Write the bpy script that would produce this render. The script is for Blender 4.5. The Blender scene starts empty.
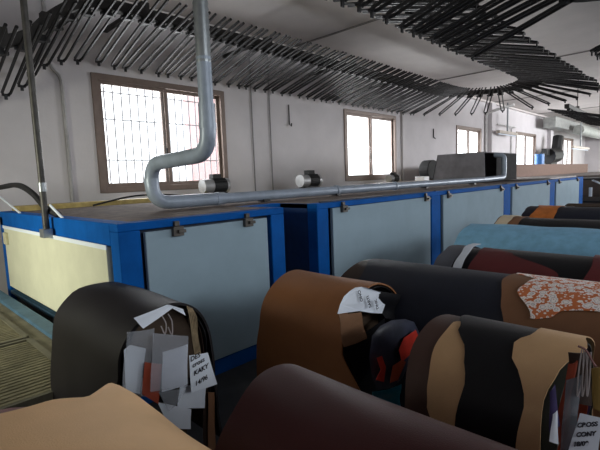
import bpy, bmesh, math, random
from mathutils import Vector, Matrix
random.seed(7)
C = bpy.context.scene
COL = C.collection
PI = math.pi

# ------------------------------------------------------------------ camera
FPX, PITCH, ROLL, YAW, EYE = 430.45, 0.107326, -0.0373864, 0.767254, 1.65
Fv = Vector((math.cos(YAW)*math.cos(PITCH), math.sin(YAW)*math.cos(PITCH), -math.sin(PITCH)))
r0 = Vector((math.sin(YAW), -math.cos(YAW), 0)); u0 = r0.cross(Fv)
Rv = r0*math.cos(ROLL)+u0*math.sin(ROLL); Uv = u0*math.cos(ROLL)-r0*math.sin(ROLL)
cam = bpy.data.cameras.new('camera'); camo = bpy.data.objects.new('camera', cam); COL.objects.link(camo)
M = Matrix.Identity(4)
for i in range(3):
    M[i][0], M[i][1], M[i][2] = Rv[i], Uv[i], -Fv[i]
M.translation = Vector((0, 0, EYE))
camo.matrix_world = M
cam.sensor_fit = 'HORIZONTAL'; cam.sensor_width = 36; cam.lens = FPX/600*36; cam.clip_start = .05; cam.clip_end = 200
C.camera = camo

def ray(x, y): return Fv + Rv*((x-300)/FPX) - Uv*((y-225)/FPX)
def on_y(x, y, Y): d = ray(x, y); return Vector((0, 0, EYE)) + d*(Y/d.y)
def on_x(x, y, X): d = ray(x, y); return Vector((0, 0, EYE)) + d*(X/d.x)
def on_z(x, y, Z): d = ray(x, y); return Vector((0, 0, EYE)) + d*((Z-EYE)/d.z)

# ------------------------------------------------------------------ materials
def lin(c):
    return tuple((v/255/12.92 if v/255 <= .04045 else ((v/255+.055)/1.055)**2.4) for v in c)
MATS = {}
def mat(name, rgb, rough=.6, metal=0, vary=.15, scale=6, bump=0, bscale=60, rgb2=None, spec=.5, sheen=0, stretch=None):
    if name in MATS: return MATS[name]
    m = bpy.data.materials.new(name); m.use_nodes = True
    nt = m.node_tree; b = nt.nodes['Principled BSDF']
    c = lin(rgb); d = lin(rgb2) if rgb2 else tuple(v*(1-vary) for v in c)
    if not rgb2: c = tuple(min(1, v*(1+vary)) for v in c)
    tc = nt.nodes.new('ShaderNodeTexCoord'); nz = nt.nodes.new('ShaderNodeTexNoise')
    nz.inputs['Scale'].default_value = scale; nz.inputs['Detail'].default_value = 6; nz.inputs['Roughness'].default_value = .6
    src = tc.outputs['Object']
    if stretch:
        mp = nt.nodes.new('ShaderNodeMapping'); mp.inputs['Scale'].default_value = stretch
        nt.links.new(src, mp.inputs['Vector']); src = mp.outputs['Vector']
    nt.links.new(src, nz.inputs['Vector'])
    rp = nt.nodes.new('ShaderNodeValToRGB')
    rp.color_ramp.elements[0].position = .35; rp.color_ramp.elements[1].position = .65
    rp.color_ramp.elements[0].color = (*d, 1); rp.color_ramp.elements[1].color = (*c, 1)
    nt.links.new(nz.outputs['Fac'], rp.inputs['Fac']); nt.links.new(rp.outputs['Color'], b.inputs['Base Color'])
    b.inputs['Roughness'].default_value = rough; b.inputs['Metallic'].default_value = metal
    b.inputs['Specular IOR Level'].default_value = spec
    if bump:
        n2 = nt.nodes.new('ShaderNodeTexNoise'); n2.inputs['Scale'].default_value = bscale; n2.inputs['Detail'].default_value = 4
        nt.links.new(tc.outputs['Object'], n2.inputs['Vector'])
        bp = nt.nodes.new('ShaderNodeBump'); bp.inputs['Strength'].default_value = bump; bp.inputs['Distance'].default_value = .01
        nt.links.new(n2.outputs['Fac'], bp.inputs['Height']); nt.links.new(bp.outputs['Normal'], b.inputs['Normal'])
    MATS[name] = m
    return m
def leather(name, rgb, rough=.45, rgb2=None, vary=.12, scale=3):
    return mat(name, rgb, rough, 0, vary, scale, .12, 260, rgb2, .28)
def floral(name):
    m = bpy.data.materials.new(name); m.use_nodes = True; nt = m.node_tree; b = nt.nodes['Principled BSDF']
    tc = nt.nodes.new('ShaderNodeTexCoord')
    def flowers(scale, stops):
        v = nt.nodes.new('ShaderNodeTexVoronoi'); v.inputs['Scale'].default_value = scale
        nz = nt.nodes.new('ShaderNodeTexNoise'); nz.inputs['Scale'].default_value = scale*4
        nt.links.new(tc.outputs['Object'], v.inputs['Vector']); nt.links.new(tc.outputs['Object'], nz.inputs['Vector'])
        ad = nt.nodes.new('ShaderNodeMath'); ad.operation = 'MULTIPLY_ADD'; ad.inputs[1].default_value = .22
        nt.links.new(nz.outputs['Fac'], ad.inputs[0]); nt.links.new(v.outputs['Distance'], ad.inputs[2])
        rp = nt.nodes.new('ShaderNodeValToRGB'); e = rp.color_ramp.elements
        while len(e) < len(stops): e.new(.5)
        for k, (q, c) in zip(e, stops): k.position = q; k.color = (*lin(c), 1)
        nt.links.new(ad.outputs[0], rp.inputs['Fac']); return rp.outputs['Color'], ad.outputs[0]
    OR, WH, GY = (202, 112, 62), (246, 238, 236), (176, 164, 164)
    big, bd = flowers(27, [(.16, (196, 150, 120)), (.22, WH), (.36, WH), (.44, GY), (.47, WH), (.60, WH), (.66, OR)])
    small, sd = flowers(62, [(.2, GY), (.3, WH), (.44, WH), (.52, OR)])
    ms = nt.nodes.new('ShaderNodeMath'); ms.operation = 'GREATER_THAN'; ms.inputs[1].default_value = .60; nt.links.new(bd, ms.inputs[0])
    mx = nt.nodes.new('ShaderNodeMix'); mx.data_type = 'RGBA'
    nt.links.new(ms.outputs[0], mx.inputs['Factor']); nt.links.new(big, mx.inputs['A']); nt.links.new(small, mx.inputs['B'])
    nt.links.new(mx.outputs['Result'], b.inputs['Base Color'])
    b.inputs['Roughness'].default_value = .6
    return m
def clear(name, rgb, fac, rough=.15):
    m = bpy.data.materials.new(name); m.use_nodes = True; nt = m.node_tree; nt.nodes.remove(nt.nodes['Principled BSDF'])
    t = nt.nodes.new('ShaderNodeBsdfTransparent'); p = nt.nodes.new('ShaderNodeBsdfPrincipled'); x = nt.nodes.new('ShaderNodeMixShader')
    p.inputs['Base Color'].default_value = (*lin(rgb), 1); p.inputs['Roughness'].default_value = rough
    x.inputs['Fac'].default_value = fac
    nt.links.new(t.outputs[0], x.inputs[1]); nt.links.new(p.outputs[0], x.inputs[2])
    nt.links.new(x.outputs[0], nt.nodes['Material Output'].inputs['Surface'])
    MATS[name] = m
    return m

WALL = mat('wall_plaster', (210, 206, 209), .9, vary=.05, scale=1.2, bump=.15, bscale=25)
CEIL = mat('ceiling_plaster', (214, 208, 206), .9, vary=.06, scale=1.0)
FLOOR = mat('floor_concrete', (56, 56, 58), .8, vary=.25, scale=3)
BLUE = mat('blue_paint', (12, 88, 168), .75, vary=.12, scale=5, bump=.05, spec=.08)
PANEL = mat('grey_panel_paint', (154, 176, 190), .75, vary=.05, scale=2.5, spec=.1)
CREAM = mat('cream_panel_paint', (214, 214, 190), .55, vary=.05, scale=4)
DUST = mat('dusty_top', (112, 94, 86), .95, scale=9, rgb2=(70, 58, 54), bump=.5, bscale=40)
DARK = mat('dark_metal', (38, 37, 38), .5, metal=.3, vary=.2)
HANG = mat('hanger_black', (34, 33, 35), .45, metal=.4, vary=.25, scale=14)
RAIL = mat('rail_grey', (46, 44, 44), .6, metal=.3, vary=.3, scale=10)
PIPE = mat('pipe_grey_blue', (158, 170, 186), .4, metal=.15, vary=.1, scale=7)
GALV = mat('galvanised', (150, 156, 160), .35, metal=.7, vary=.12, scale=12)
POLE = mat('pole_metal', (72, 70, 68), .5, metal=.5, vary=.3, scale=12)
FRAME = mat('window_frame_brown', (122, 106, 98), .5, metal=.2, vary=.1)
GRILLE = mat('grille_paint', (128, 128, 132), .6, vary=.1)
YELL = mat('yellow_beam', (170, 150, 92), .7, vary=.25, scale=8)
BLACK = mat('black_plastic', (20, 20, 22), .65, vary=.2)
SILV = mat('motor_silver', (168, 168, 170), .4, metal=.4)
HOOD = mat('hood_metal', (128, 126, 130), .8, spec=.1, vary=.15, scale=4)  # lightened to carry the window light falling on the hood's left face
WOOD = mat('plywood', (66, 50, 36), .7, vary=.2, scale=5, stretch=(1, 1, 8))  # darkened so the void inside the trestle ends looks shaded
PAPER = mat('paper_white', (226, 234, 246), .8, vary=.02)
PAPER2 = mat('paper_grey', (196, 202, 214), .75, vary=.05, scale=14)
INK = mat('ink', (26, 26, 40), .8, vary=.1)
BROWNB = mat('brown_board', (112, 88, 78), .8, vary=.1)
RAFFIA = mat('raffia', (150, 132, 104), .8, vary=.3, scale=40)
STRING = mat('white_string', (158, 150, 150), .8)
SLEEVE = clear('clear_sleeve', (206, 212, 224), .22)
BAG = clear('clear_bag', (200, 206, 216), .22)
GLASS = clear('window_glass', (230, 236, 238), .06, .03)
GRATE = mat('grate', (132, 126, 100), .6, metal=.3, vary=.3, scale=8)
LBLUE = mat('dusty_blue_paint', (70, 104, 128), .6, vary=.2, scale=6)

# ------------------------------------------------------------------ mesh helpers
class MB:
    def __init__(s): s.v = []; s.f = []
    def add(s, vs, fs):
        n = len(s.v); s.v += [Vector(p) for p in vs]; s.f += [tuple(i+n for i in f) for f in fs]; return s
    def box(s, a, b, m=None):
        x0, y0, z0 = (min(a[i], b[i]) for i in range(3)); x1, y1, z1 = (max(a[i], b[i]) for i in range(3))
        vs = [Vector(p) for p in ((x0, y0, z0), (x1, y0, z0), (x1, y1, z0), (x0, y1, z0), (x0, y0, z1), (x1, y0, z1), (x1, y1, z1), (x0, y1, z1))]
        if m: vs = [m @ p for p in vs]
        return s.add(vs, [(3, 2, 1, 0), (4, 5, 6, 7), (0, 1, 5, 4), (1, 2, 6, 5), (2, 3, 7, 6), (3, 0, 4, 7)])
    def tube(s, pts, r, n=8):
        pts = [Vector(p) for p in pts]; rs = r if isinstance(r, (list, tuple)) else [r]*len(pts)
        up = None; vs = []; k = len(pts)
        for i, p in enumerate(pts):
            t = (pts[min(i+1, k-1)]-pts[max(i-1, 0)]).normalized()
            if up is None:
                up = Vector((0, 0, 1)) if abs(t.z) < .9 else Vector((1, 0, 0))
            a = t.cross(up).normalized(); up = a.cross(t).normalized()
            for j in range(n):
                w = 2*PI*j/n; vs.append(p+(a*math.cos(w)+up*math.sin(w))*rs[i])
        fs = [(i*n+j, i*n+(j+1) % n, (i+1)*n+(j+1) % n, (i+1)*n+j) for i in range(k-1) for j in range(n)]
        fs += [tuple(range(n))[::-1], tuple((k-1)*n+j for j in range(n))]
        return s.add(vs, fs)
    def prism(s, poly, d):                       # closed 3D polygon extruded by vector d
        n = len(poly); poly = [Vector(p) for p in poly]; d = Vector(d)
        return s.add(poly+[p+d for p in poly], [tuple(range(n))[::-1], tuple(range(n, 2*n))]+[(i, (i+1) % n, n+(i+1) % n, n+i) for i in range(n)])
    def sheet(s, grid, th):                      # grid[i][j] points -> solid sheet of thickness th along th vector function
        ni, nj = len(grid), len(grid[0]); A = [p for row in grid for p in row]
        B = []
        for i in range(ni):
            for j in range(nj):
                di = grid[min(i+1, ni-1)][j]-grid[max(i-1, 0)][j]; dj = grid[i][min(j+1, nj-1)]-grid[i][max(j-1, 0)]
                nn = di.cross(dj)
                nn = nn.normalized() if nn.length > 1e-9 else Vector((0, 0, 1))
                B.append(grid[i][j]+nn*th)
        N = ni*nj; q = lambda i, j: i*nj+j
        fs = []
        for i in range(ni-1):
            for j in range(nj-1):
                fs += [(q(i, j), q(i, j+1), q(i+1, j+1), q(i+1, j)), (N+q(i, j), N+q(i+1, j), N+q(i+1, j+1), N+q(i, j+1))]
        for i in range(ni-1):
            fs += [(q(i, 0), q(i+1, 0), N+q(i+1, 0), N+q(i, 0)), (q(i+1, nj-1), q(i, nj-1), N+q(i, nj-1), N+q(i+1, nj-1))]
        for j in range(nj-1):
            fs += [(q(0, j+1), q(0, j), N+q(0, j), N+q(0, j+1)), (q(ni-1, j), q(ni-1, j+1), N+q(ni-1, j+1), N+q(ni-1, j))]
        return s.add(A+B, fs)
    def build(s, name, m, parent=None, smooth=False, bevel=0, origin=None, label=None, cat=None, group=None, kind=None, angle=40):
        o0 = Vector(origin) if origin is not None else (ORIG[parent.name] if parent else None)
        if o0 is None:
            xs = [p.x for p in s.v]; ys = [p.y for p in s.v]
            o0 = Vector(((min(xs)+max(xs))/2, (min(ys)+max(ys))/2, min(p.z for p in s.v)))
        me = bpy.data.meshes.new(name); me.from_pydata([p-o0 for p in s.v], [], s.f)
        bm = bmesh.new(); bm.from_mesh(me); bmesh.ops.remove_doubles(bm, verts=bm.verts, dist=1e-6); bmesh.ops.recalc_face_normals(bm, faces=bm.faces); bm.to_mesh(me); bm.free()
        me.materials.append(m); o = bpy.data.objects.new(name, me); COL.objects.link(o)
        if parent: o.parent = parent
        else: o.location = o0
        ORIG[o.name] = o0
        if smooth:
            me.polygons.foreach_set('use_smooth', [True]*len(me.polygons))
            md = o.modifiers.new('smooth_edges', 'EDGE_SPLIT'); md.split_angle = math.radians(angle)
        if bevel:
            md = o.modifiers.new('soft_edges', 'BEVEL'); md.width = bevel; md.segments = 2; md.limit_method = 'ANGLE'
        tag(o, label, cat, group, kind)
        return o
ORIG = {}
def tag(o, label=None, cat=None, group=None, kind=None):
    for k, v in (('label', label), ('category', cat), ('group', group), ('kind', kind)):
        if v: o[k] = v
    return o
def thing(name, loc, label=None, cat=None, group=None, kind=None):
    o = bpy.data.objects.new(name, None); COL.objects.link(o); o.location = loc; o.empty_display_size = .1
    ORIG[o.name] = Vector(loc)
    return tag(o, label, cat, group, kind)
def round_path(pts, r, n=6):
    pts = [Vector(p) for p in pts]; out = [pts[0]]
    for i in range(1, len(pts)-1):
        a, b, c = pts[i-1], pts[i], pts[i+1]
        k = min(r, (a-b).length*.49, (c-b).length*.49)
        p0 = b+(a-b).normalized()*k; p1 = b+(c-b).normalized()*k
        for j in range(n+1):
            t = j/n; out.append(p0*(1-t)**2+b*2*t*(1-t)+p1*t*t)
    return out+[pts[-1]]
def catmull(pts, n=6):
    pts = [Vector(p) for p in pts]; P = [pts[0]*2-pts[1]]+pts+[pts[-1]*2-pts[-2]]; out = []
    for i in range(1, len(P)-2):
        for j in range(n):
            t = j/n; a, b, c, d = P[i-1:i+3]
            out.append(.5*((2*b)+(c-a)*t+(2*a-5*b+4*c-d)*t*t+(3*b-a-3*c+d)*t**3))
    return out+[pts[-1]]

# ------------------------------------------------------------------ room
YW, ZC, X0, X1, YB = 7.4, 4.75, -4.0, 40.0, -7.0
WIN = [(2.90, 5.54, 1.53, 3.49), (9.55, 12.22, 1.53, 3.50), (16.67, 19.18, 1.53, 3.50), (23.74, 27.1, 1.6, 3.62), (33.2, 36.0, 1.6, 3.72)]
w = MB(); x = X0
for (a, b, c, d) in WIN:
    w.box((x, YW, 0), (a, YW+.25, ZC)); w.box((a, YW, 0), (b, YW+.25, c)); w.box((a, YW, d), (b, YW+.25, ZC)); x = b
w.box((x, YW, 0), (X1, YW+.25, ZC))
w.build('wall_back', WALL, kind='structure')
MB().box((X0-.2, YB, 0), (X0, YW, ZC)).build('wall_left', WALL, kind='structure')
MB().box((X1, YB, 0), (X1+.2, YW+.25, ZC)).build('wall_right', WALL, kind='structure')
MB().box((X0, YB-.2, 0), (X1, YB, ZC)).build('wall_front', WALL, kind='structure')
MB().box((X0-.2, YB-.2, -.2), (X1+.2, YW+.25, 0)).build('floor', FLOOR, kind='structure')
MB().box((X0-.2, YB-.2, ZC), (X1+.2, YW+.25, ZC+.2)).build('ceiling', CEIL, kind='structure')
t = MB()
for xx in (1.5, 7.6, 14.0, 20.5, 27.0, 33.5):
    t.box((xx-.03, YB, ZC-.02), (xx+.03, YW, ZC-.001))
t.build('trim_1', mat('ceiling_joint', (128, 124, 122), .9), kind='structure')
t = MB().box((X0, YW-.12, ZC-.1), (X1, YW-.001, ZC-.021)); t.build('trim_2', CEIL, kind='structure')
for i, (xx, ww) in enumerate(((12.55, .16), (19.9, .45), (29.4, .6))):
    MB().box((xx, YW-.2 if i else YW-.06, 0), (xx+ww, YW-.001, ZC-.1)).build('trim_%d' % (i+3), WALL, kind='structure')

def window(i, a, b, c, d, nb):
    W = thing('window_%d' % i, ((a+b)/2, YW+.02, c), kind='structure')
    f = .1; y0, y1 = YW-.03, YW+.12
    m = MB().box((a, y0, c), (a+f, y1, d)).box((b-f, y0, c), (b, y1, d)).box((a+f, y0, c), (b-f, y1, c+f)).box((a+f, y0, d-f), (b-f, y1, d))
    m.build('window_frame', FRAME, W, bevel=.006)
    mid = (a+b)/2-.02
    for k, (p, q, yy) in enumerate(((a+f, mid+.05, YW+.0), (mid-.05, b-f, YW+.05))):
        s = .06
        m = MB().box((p, yy, c+f), (p+s, yy+.04, d-f)).box((q-s, yy, c+f), (q, yy+.04, d-f)).box((p+s, yy, c+f), (q-s, yy+.04, c+f+s)).box((p+s, yy, d-f-s), (q-s, yy+.04, d-f))
        sh = m.build('window_sash', FRAME, W, bevel=.004)
        MB().box((p+s, yy+.015, c+f+s), (q-s, yy+.021, d-f-s)).build('window_pane', GLASS, sh)
    MB().box((mid-.035, YW-.012, c+.62), (mid-.015, YW+.0, c+.78)).build('window_latch', BLACK, W)
    g = MB()
    if nb:
        for k in range(nb):
            xx = a+.05+(b-a-.1)*(k+.5)/nb
            g.tube([(xx, YW+.2, c+.0), (xx, YW+.2, d)], .013, 6)
        for zz in (c+.55, c+1.25, d-.25):
            g.box((a, YW+.195, zz), (b, YW+.203, zz+.02))
        g.build('window_grille', GRILLE, W)
window(1, *WIN[0], 17); window(2, *WIN[1], 0); window(3, *WIN[2], 5); window(4, *WIN[3], 7); window(5, *WIN[4], 6)
# washed-out neighbouring building beyond the windows
nb = MB().box((7.0, 11, -.2), (9.6, 11.3, 4.6)).box((6.8, 10.9, 4.6), (9.8, 11.4, 4.75))
nb.build('neighbour_building', mat('pink_render', (236, 196, 194), .9, vary=.06), label='pale pink building wall seen through the barred window', cat='building')
MB().box((X0-5, YW+.26, -.25), (X1+5, 30, -.2)).build('ground_outside', mat('yard', (190, 190, 186), .9), kind='structure')

# wall services
def wire(name, pts, r, m, label, cat): return MB().tube(pts, r, 6).build(name, m, smooth=True, label=label, cat=cat)
for xx, lab in ((6.27, 'thin grey conduit running down the wall between windows, nearer the barred window'), (6.80, 'thin grey conduit on the wall, second from the barred window')):
    wire('wall_conduit', [(xx, YW-.02, 1.2), (xx, YW-.02, 4.4)], .013, mat('conduit', (140, 138, 140), .6), lab, 'conduit')
wire('wall_hook', [(7.42, YW-.02, 3.4), (7.42, YW-.02, 2.95), (7.45, YW-.06, 2.9), (7.42, YW-.09, 2.96)], .014, DARK, 'short dark hook hanging on the white wall between the first two windows', 'hook')
wire('wall_hook', [(14.75, YW-.02, 3.25), (14.75, YW-.02, 2.95), (14.8, YW-.07, 2.9)], .02, DARK, 'short dark hook on the wall beyond the second window', 'hook')
wire('wall_conduit', round_path([(2.45, YW-.03, 1.2), (2.45, YW-.03, 3.35), (2.3, YW-.03, 3.5), (2.3, YW-.03, 4.6)], .1), .03, mat('conduit_white', (176, 174, 176), .7), 'pale vertical conduit on the wall left of the barred window', 'conduit')
wire('wall_conduit', round_path([(19.6, YW-.06, 1.4), (19.6, YW-.06, 4.2), (19.6, 6.2, 4.4)], .2), .06, mat('pvc_white', (206, 206, 206), .6), 'white drain pipe on the pilaster past the third window', 'conduit')
wire('wall_conduit', round_path([(20.4, YW-.26, 3.75), (22.9, YW-.26, 3.75), (22.9, YW-.05, 3.75), (22.9, YW-.05, 1.4)], .1), .035, mat('pvc_white', (206, 206, 206), .6), 'pale pipe turning down the wall beside the fourth window', 'conduit')
def batten(px0, px1, Y, lab):
    a = on_y(*px0, Y); b = on_y(*px1, Y)
    T = thing('fluorescent_batten', (a+b)/2, lab, 'light fitting')
    MB().box((a.x, Y-.08, a.z), (b.x, Y+.08, a.z+.12)).build('housing', mat('batten', (170, 160, 150), .6), T)
    MB().tube([(a.x+.05, Y, a.z-.03), (b.x-.05, Y, a.z-.03)], .03, 8).build('tube', PAPER, T)
    MB().box(((a.x+b.x)/2-.03, Y-.03, a.z+.12), ((a.x+b.x)/2+.03, Y+.03, ZC-.001)).build('drop_rod', GALV, T)
batten((498, 133), (516, 134), 7.0, 'beige wall light batten above the fourth window')
batten((572, 148), (588, 148), 5.5, 'white tube light hanging in the far right end')
# concrete beam / ducting at far end
MB().box((27, 6.4, 3.95), (39.9, 7.0, 4.5)).build('trim_6', mat('beam_grey', (150, 152, 150), .9), kind='structure')
MB().tube([(30, 5.9, 3.9), (39.9, 5.9, 3.9)], .28, 14).build('ventilation_duct', mat('duct_grey', (160, 164, 160), .7), smooth=True, label='fat white duct along the far wall near the ceiling', cat='duct')

# ------------------------------------------------------------------ drying machine
ZT = 1.38
MX0, MX1, MY0, MY1 = 1.27, 16.1, 3.0, 6.45
D = thing('leather_dryer', ((MX0+MX1)/2, 4.7, 0), 'long blue framed drying machine with pale grey panels along the wall', 'drying machine')
def part(m, name, mt, parent=D, **k): return m.build(name, mt, parent, **k)
def post(a, b, y0=MY0, y1=MY0+.14, z0=0.0): part(MB().box((a, y0, z0), (b, y1, ZT-.06)), 'post', BLUE, bevel=.008)
G0, G1 = 2.89, 3.375                               # the recess between the two bodies
post(MX0, 1.435); post(2.72, G0); post(G1, 3.56)
for a, b in ((5.93, 6.22), (8.98, 9.36), (12.3, 12.75), (15.6, MX1)): post(a, b)
part(MB().box((MX0, MY1-.14, 0), (MX0+.14, MY1, ZT-.06)), 'post', BLUE, bevel=.008)
# rails
part(MB().box((MX0, MY0, ZT-.06), (G0, MY0+.14, ZT)), 'top_rail', BLUE, bevel=.006)
part(MB().box((G1, MY0, ZT-.06), (MX1, MY0+.14, ZT)), 'top_rail', BLUE, bevel=.006)
part(MB().box((MX0, MY0+.14, ZT-.17), (MX0+.14, MY1, ZT)), 'top_rail', BLUE, bevel=.006)
part(MB().box((1.435, MY0, -.0), (2.72, MY0+.14, .13)), 'bottom_rail', BLUE, bevel=.006)
part(MB().box((3.56, MY0, -.0), (5.93, MY0+.14, .13)), 'bottom_rail', BLUE, bevel=.006)
for a, b in ((6.22, 8.98), (9.36, 12.3), (12.75, 15.6)): part(MB().box((a, MY0, 0), (b, MY0+.14, .13)), 'bottom_rail', BLUE, bevel=.006)
part(MB().box((G0, 3.55, ZT-.16), (G1, 3.69, ZT)), 'top_rail', BLUE, bevel=.006)
part(MB().box((G0-.02, 3.7, 0), (G1+.02, 3.74, ZT-.16)), 'recess_panel', mat('recess_panel', (84, 84, 74), .7, vary=.3, scale=3))
part(MB().box((G0-.05, MY0+.14, 0), (G0-.01, 3.7, ZT-.001)), 'side_panel', mat('shaded_blue', (24, 60, 112), .5))  # frame blue repeated darker, the shade of the recess put into its colour
part(MB().box((G1, MY0+.14, 0), (G1+.04, 3.7, ZT-.001)), 'side_panel', mat('shaded_blue', (24, 60, 112), .5))
# roof
part(MB().box((MX0+.14, MY0+.14, ZT-.05), (G0, MY1-.3, ZT-.004)).box((G0, 3.69, ZT-.05), (G1, MY1-.3, ZT-.004)).box((G1, MY0+.14, ZT-.05), (MX1, MY1-.3, ZT-.004)), 'roof_panel', DUST)
part(MB().box((MX0+.14, MY1-.3, ZT-.05), (MX1, MY1, ZT+.06)), 'back_ledge', YELL, bevel=.01)
part(MB().box((MX0+.02, MY1-.05, .0), (MX1, MY1, ZT-.06)), 'back_panel', DARK)
# front door panels
def door(a, b, z0, z1, clips):
    d = part(MB().box((a, MY0-.012, z0), (b, MY0+.03, z1)), 'door_panel', PANEL, bevel=.006)
    part(MB().box((a-.1, MY0+.06, z0-.05), (b+.1, MY0+.1, z1+.08)), 'door_backing', mat('gasket_dark', (30, 44, 66), .7))
    for cx in clips:
        k = MB().box((cx-.045, MY0-.05, z1-.055), (cx+.045, MY0-.012, z1+.02)).box((cx-.015, MY0-.075, z1-.03), (cx+.05, MY0-.05, z1-.005)).box((cx-.022, MY0-.03, z1+.02), (cx+.022, MY0-.0, z1+.06))
        k.build('latch', mat('latch_metal', (92, 88, 84), .5, metal=.5), d, bevel=.004)
    return d
door(1.465, 2.66, .14, 1.30, (1.72, 2.42))
for (a, b, c) in ((3.62, 5.87, (3.80, 5.72)), (6.29, 8.92, (6.45, 8.75)), (9.44, 12.24, (9.65, 12.0)), (12.85, 15.5, (13.1, 15.2))):
    door(a, b, .14, 1.315, c)
# end panel (cream)
e = part(MB().box((MX0-.02, 3.18, .47), (MX0+.04, 6.2, 1.205)), 'end_panel', CREAM, bevel=.006)
MB().box((MX0-.026, 3.16, 1.185), (MX0-.02, 6.22, 1.22)).build('panel_trim', PAPER, e)
MB().box((MX0-.05, 6.02, 1.0), (MX0-.02, 6.14, 1.14)).build('switch_box', mat('box_cream', (206, 200, 168), .6), e, bevel=.005)
part(MB().box((MX0+.06, 3.14, .0), (MX0+.1, 6.3, 1.2)), 'end_backing', DARK)
part(MB().box((MX0, 3.1, .36), (MX0+.05, 6.3, .40)), 'slot_edge', LBLUE)
part(MB().box((16.0, MY0+.14, 0), (MX1, MY1, ZT-.06)), 'end_panel', PANEL)
# rust and dust marks along top
# pale sheet on the far top
MB().box((12.9, 3.15, ZT+.004), (15.9, 5.2, ZT+.035)).build('cover_sheet', mat('pale_board', (196, 190, 190), .7), label='pale board lying on the far end of the machine roof', cat='board', bevel=.006)

# pipe run with elbows
P = thing('exhaust_pipe', (2.1, 3.1, 1.4), 'grey blue exhaust pipe dropping from the ceiling and running along the machine', 'pipe')
path = round_path([(2.14, 3.1, 2.3), (2.14, 3.1, 1.89), (2.12, 4.1, 1.85), (2.12, 4.1, 1.455), (3, 4.1, 1.455)], .2, 8)
MB().tube(path, .07, 16).build('elbow', PIPE, P, smooth=True)
MB().tube([(2.9, 4.1, 1.455), (6.6, 4.0, 1.46)], .062, 14).build('pipe_length', PIPE, P, smooth=True)
MB().tube(round_path([(6.5, 4.0, 1.46), (10.0, 3.75, 1.475), (11.1, 3.72, 1.49), (11.1, 3.72, 2.03), (11.1, 3.95, 2.05)], .14, 8), .06, 14).build('pipe_length', PIPE, P, smooth=True)
MB().tube([(2.14, 3.1, 2.2), (2.14, 3.1, 2.68)], .062, 16).build('pipe_length', PIPE, P, smooth=True)
cor = [(2.14, 3.1, 2.62+i*.023) for i in range(93)]
MB().tube(cor, [.066 if i % 2 else .058 for i in range(93)], 14).build('flexible_duct', GALV, P, smooth=True)
for q, ax in (((2.14, 3.1, 2.12), 2), ((2.12, 4.1, 1.68), 2), ((2.9, 4.1, 1.455), 0), ((6.55, 4.0, 1.46), 0), ((5.0, 4.045, 1.457), 0)):
    a = Vector(q); d = Vector((0, 0, 0)); d[ax] = .025
    MB().tube([a-d, a+d], .075, 16).build('joint_collar', PIPE, P, smooth=True)
for xx, yy in ((3.6, 4.08), (5.0, 4.05), (7.5, 3.93), (9.4, 3.8)):
    MB().box((xx-.05, yy-.06, ZT+.001), (xx+.05, yy+.06, 1.41)).build('support_block', DARK, P)

# hood on machine
H = thing('fan_hood', (11.6, 4.6, ZT), 'dark grey sheet metal hood box on the machine roof', 'hood')
y0, y1, xa, xb, zt = 3.95, 5.3, 10.5, 12.8, 2.1
m = MB().prism([(xa, y0, ZT+.04), (xa, y1, ZT+.04), (xa, y1-.15, zt), (xa, y0+.02, zt)], (.02, 0, 0))
m.prism([(xb, y0, ZT+.04), (xb, y1, ZT+.04), (xb-.06, y1-.15, zt), (xb-.06, y0+.02, zt)], (-.02, 0, 0))
m.box((xa, y0+.02, zt), (xb-.06, y1-.15, zt+.02)); m.prism([(xa, y1, ZT+.04), (xb, y1, ZT+.04), (xb-.06, y1-.15, zt), (xa, y1-.15, zt)], (0, -.02, 0))
m.build('casing', HOOD, H)
MB().box((11.25, y0, ZT+.04), (xb-.03, y0+.02, zt)).build('front_panel', mat('hood_dark', (44, 43, 46), .8, spec=.08), H)  # same hood, its less lit face put into a darker colour
fan = MB()
for k in range(8):
    w_ = 2*PI*k/8; fan.box((-.03, -.01, 0), (.06, .01, .22), Matrix.Translation((10.9, y0+.25, 1.75)) @ Matrix.Rotation(w_, 4, 'Y') @ Matrix.Rotation(.5, 4, 'Z'))
fan.tube([(10.9, y0+.2, 1.75), (10.9, y0+.45, 1.75)], .07, 12); fan.build('fan_rotor', BLACK, H)

def motor(xc, yc, s, lab):
    z = ZT+.061; T = thing('fan_motor', (xc, yc, z), lab, 'motor', None)
    MB().box((xc-.2*s, yc-.1*s, z), (xc+.2*s, yc+.1*s, z+.03*s)).build('foot_plate', DARK, T)
    MB().tube([(xc-.28*s, yc, z+.15*s), (xc-.08*s, yc, z+.15*s)], .125*s, 18).build('end_bell', SILV, T, smooth=True)
    b = MB().tube([(xc-.08*s, yc, z+.15*s), (xc+.2*s, yc, z+.15*s)], .13*s, 18)
    for k in range(12):
        w_ = 2*PI*k/12; b.box((xc-.06*s, -.006*s, .12*s), (xc+.18*s, .006*s, .15*s), Matrix.Translation((0, yc, z+.15*s)) @ Matrix.Rotation(w_, 4, 'X'))
    b.build('stator_body', BLACK, T)
    MB().box((xc-.08*s, yc-.07*s, z+.27*s), (xc+.1*s, yc+.07*s, z+.36*s)).build('terminal_box', BLACK, T, bevel=.01)
    MB().tube([(xc+.2*s, yc, z+.15*s), (xc+.26*s, yc, z+.15*s)], .135*s, 18).build('fan_cowl', SILV, T, smooth=True)
motor(4.42, 6.28, .95, 'silver and black motor on the machine below the barred window')
motor(6.85, 6.28, 1.05, 'small motor on the machine between the first two windows')
motor(10.2, 6.28, .8, 'small motor half hidden under the second window')
T = thing('blower', (12.3, 6.28, ZT+.061), 'black snail blower beside the grey hood', 'blower')
b = MB(); n = 22
ring = [(12.2+.36*math.cos(2*PI*k/n)*(1+.12*k/n), 6.1, ZT+.061+.32+.3*math.sin(2*PI*k/n)) for k in range(n)]
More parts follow.
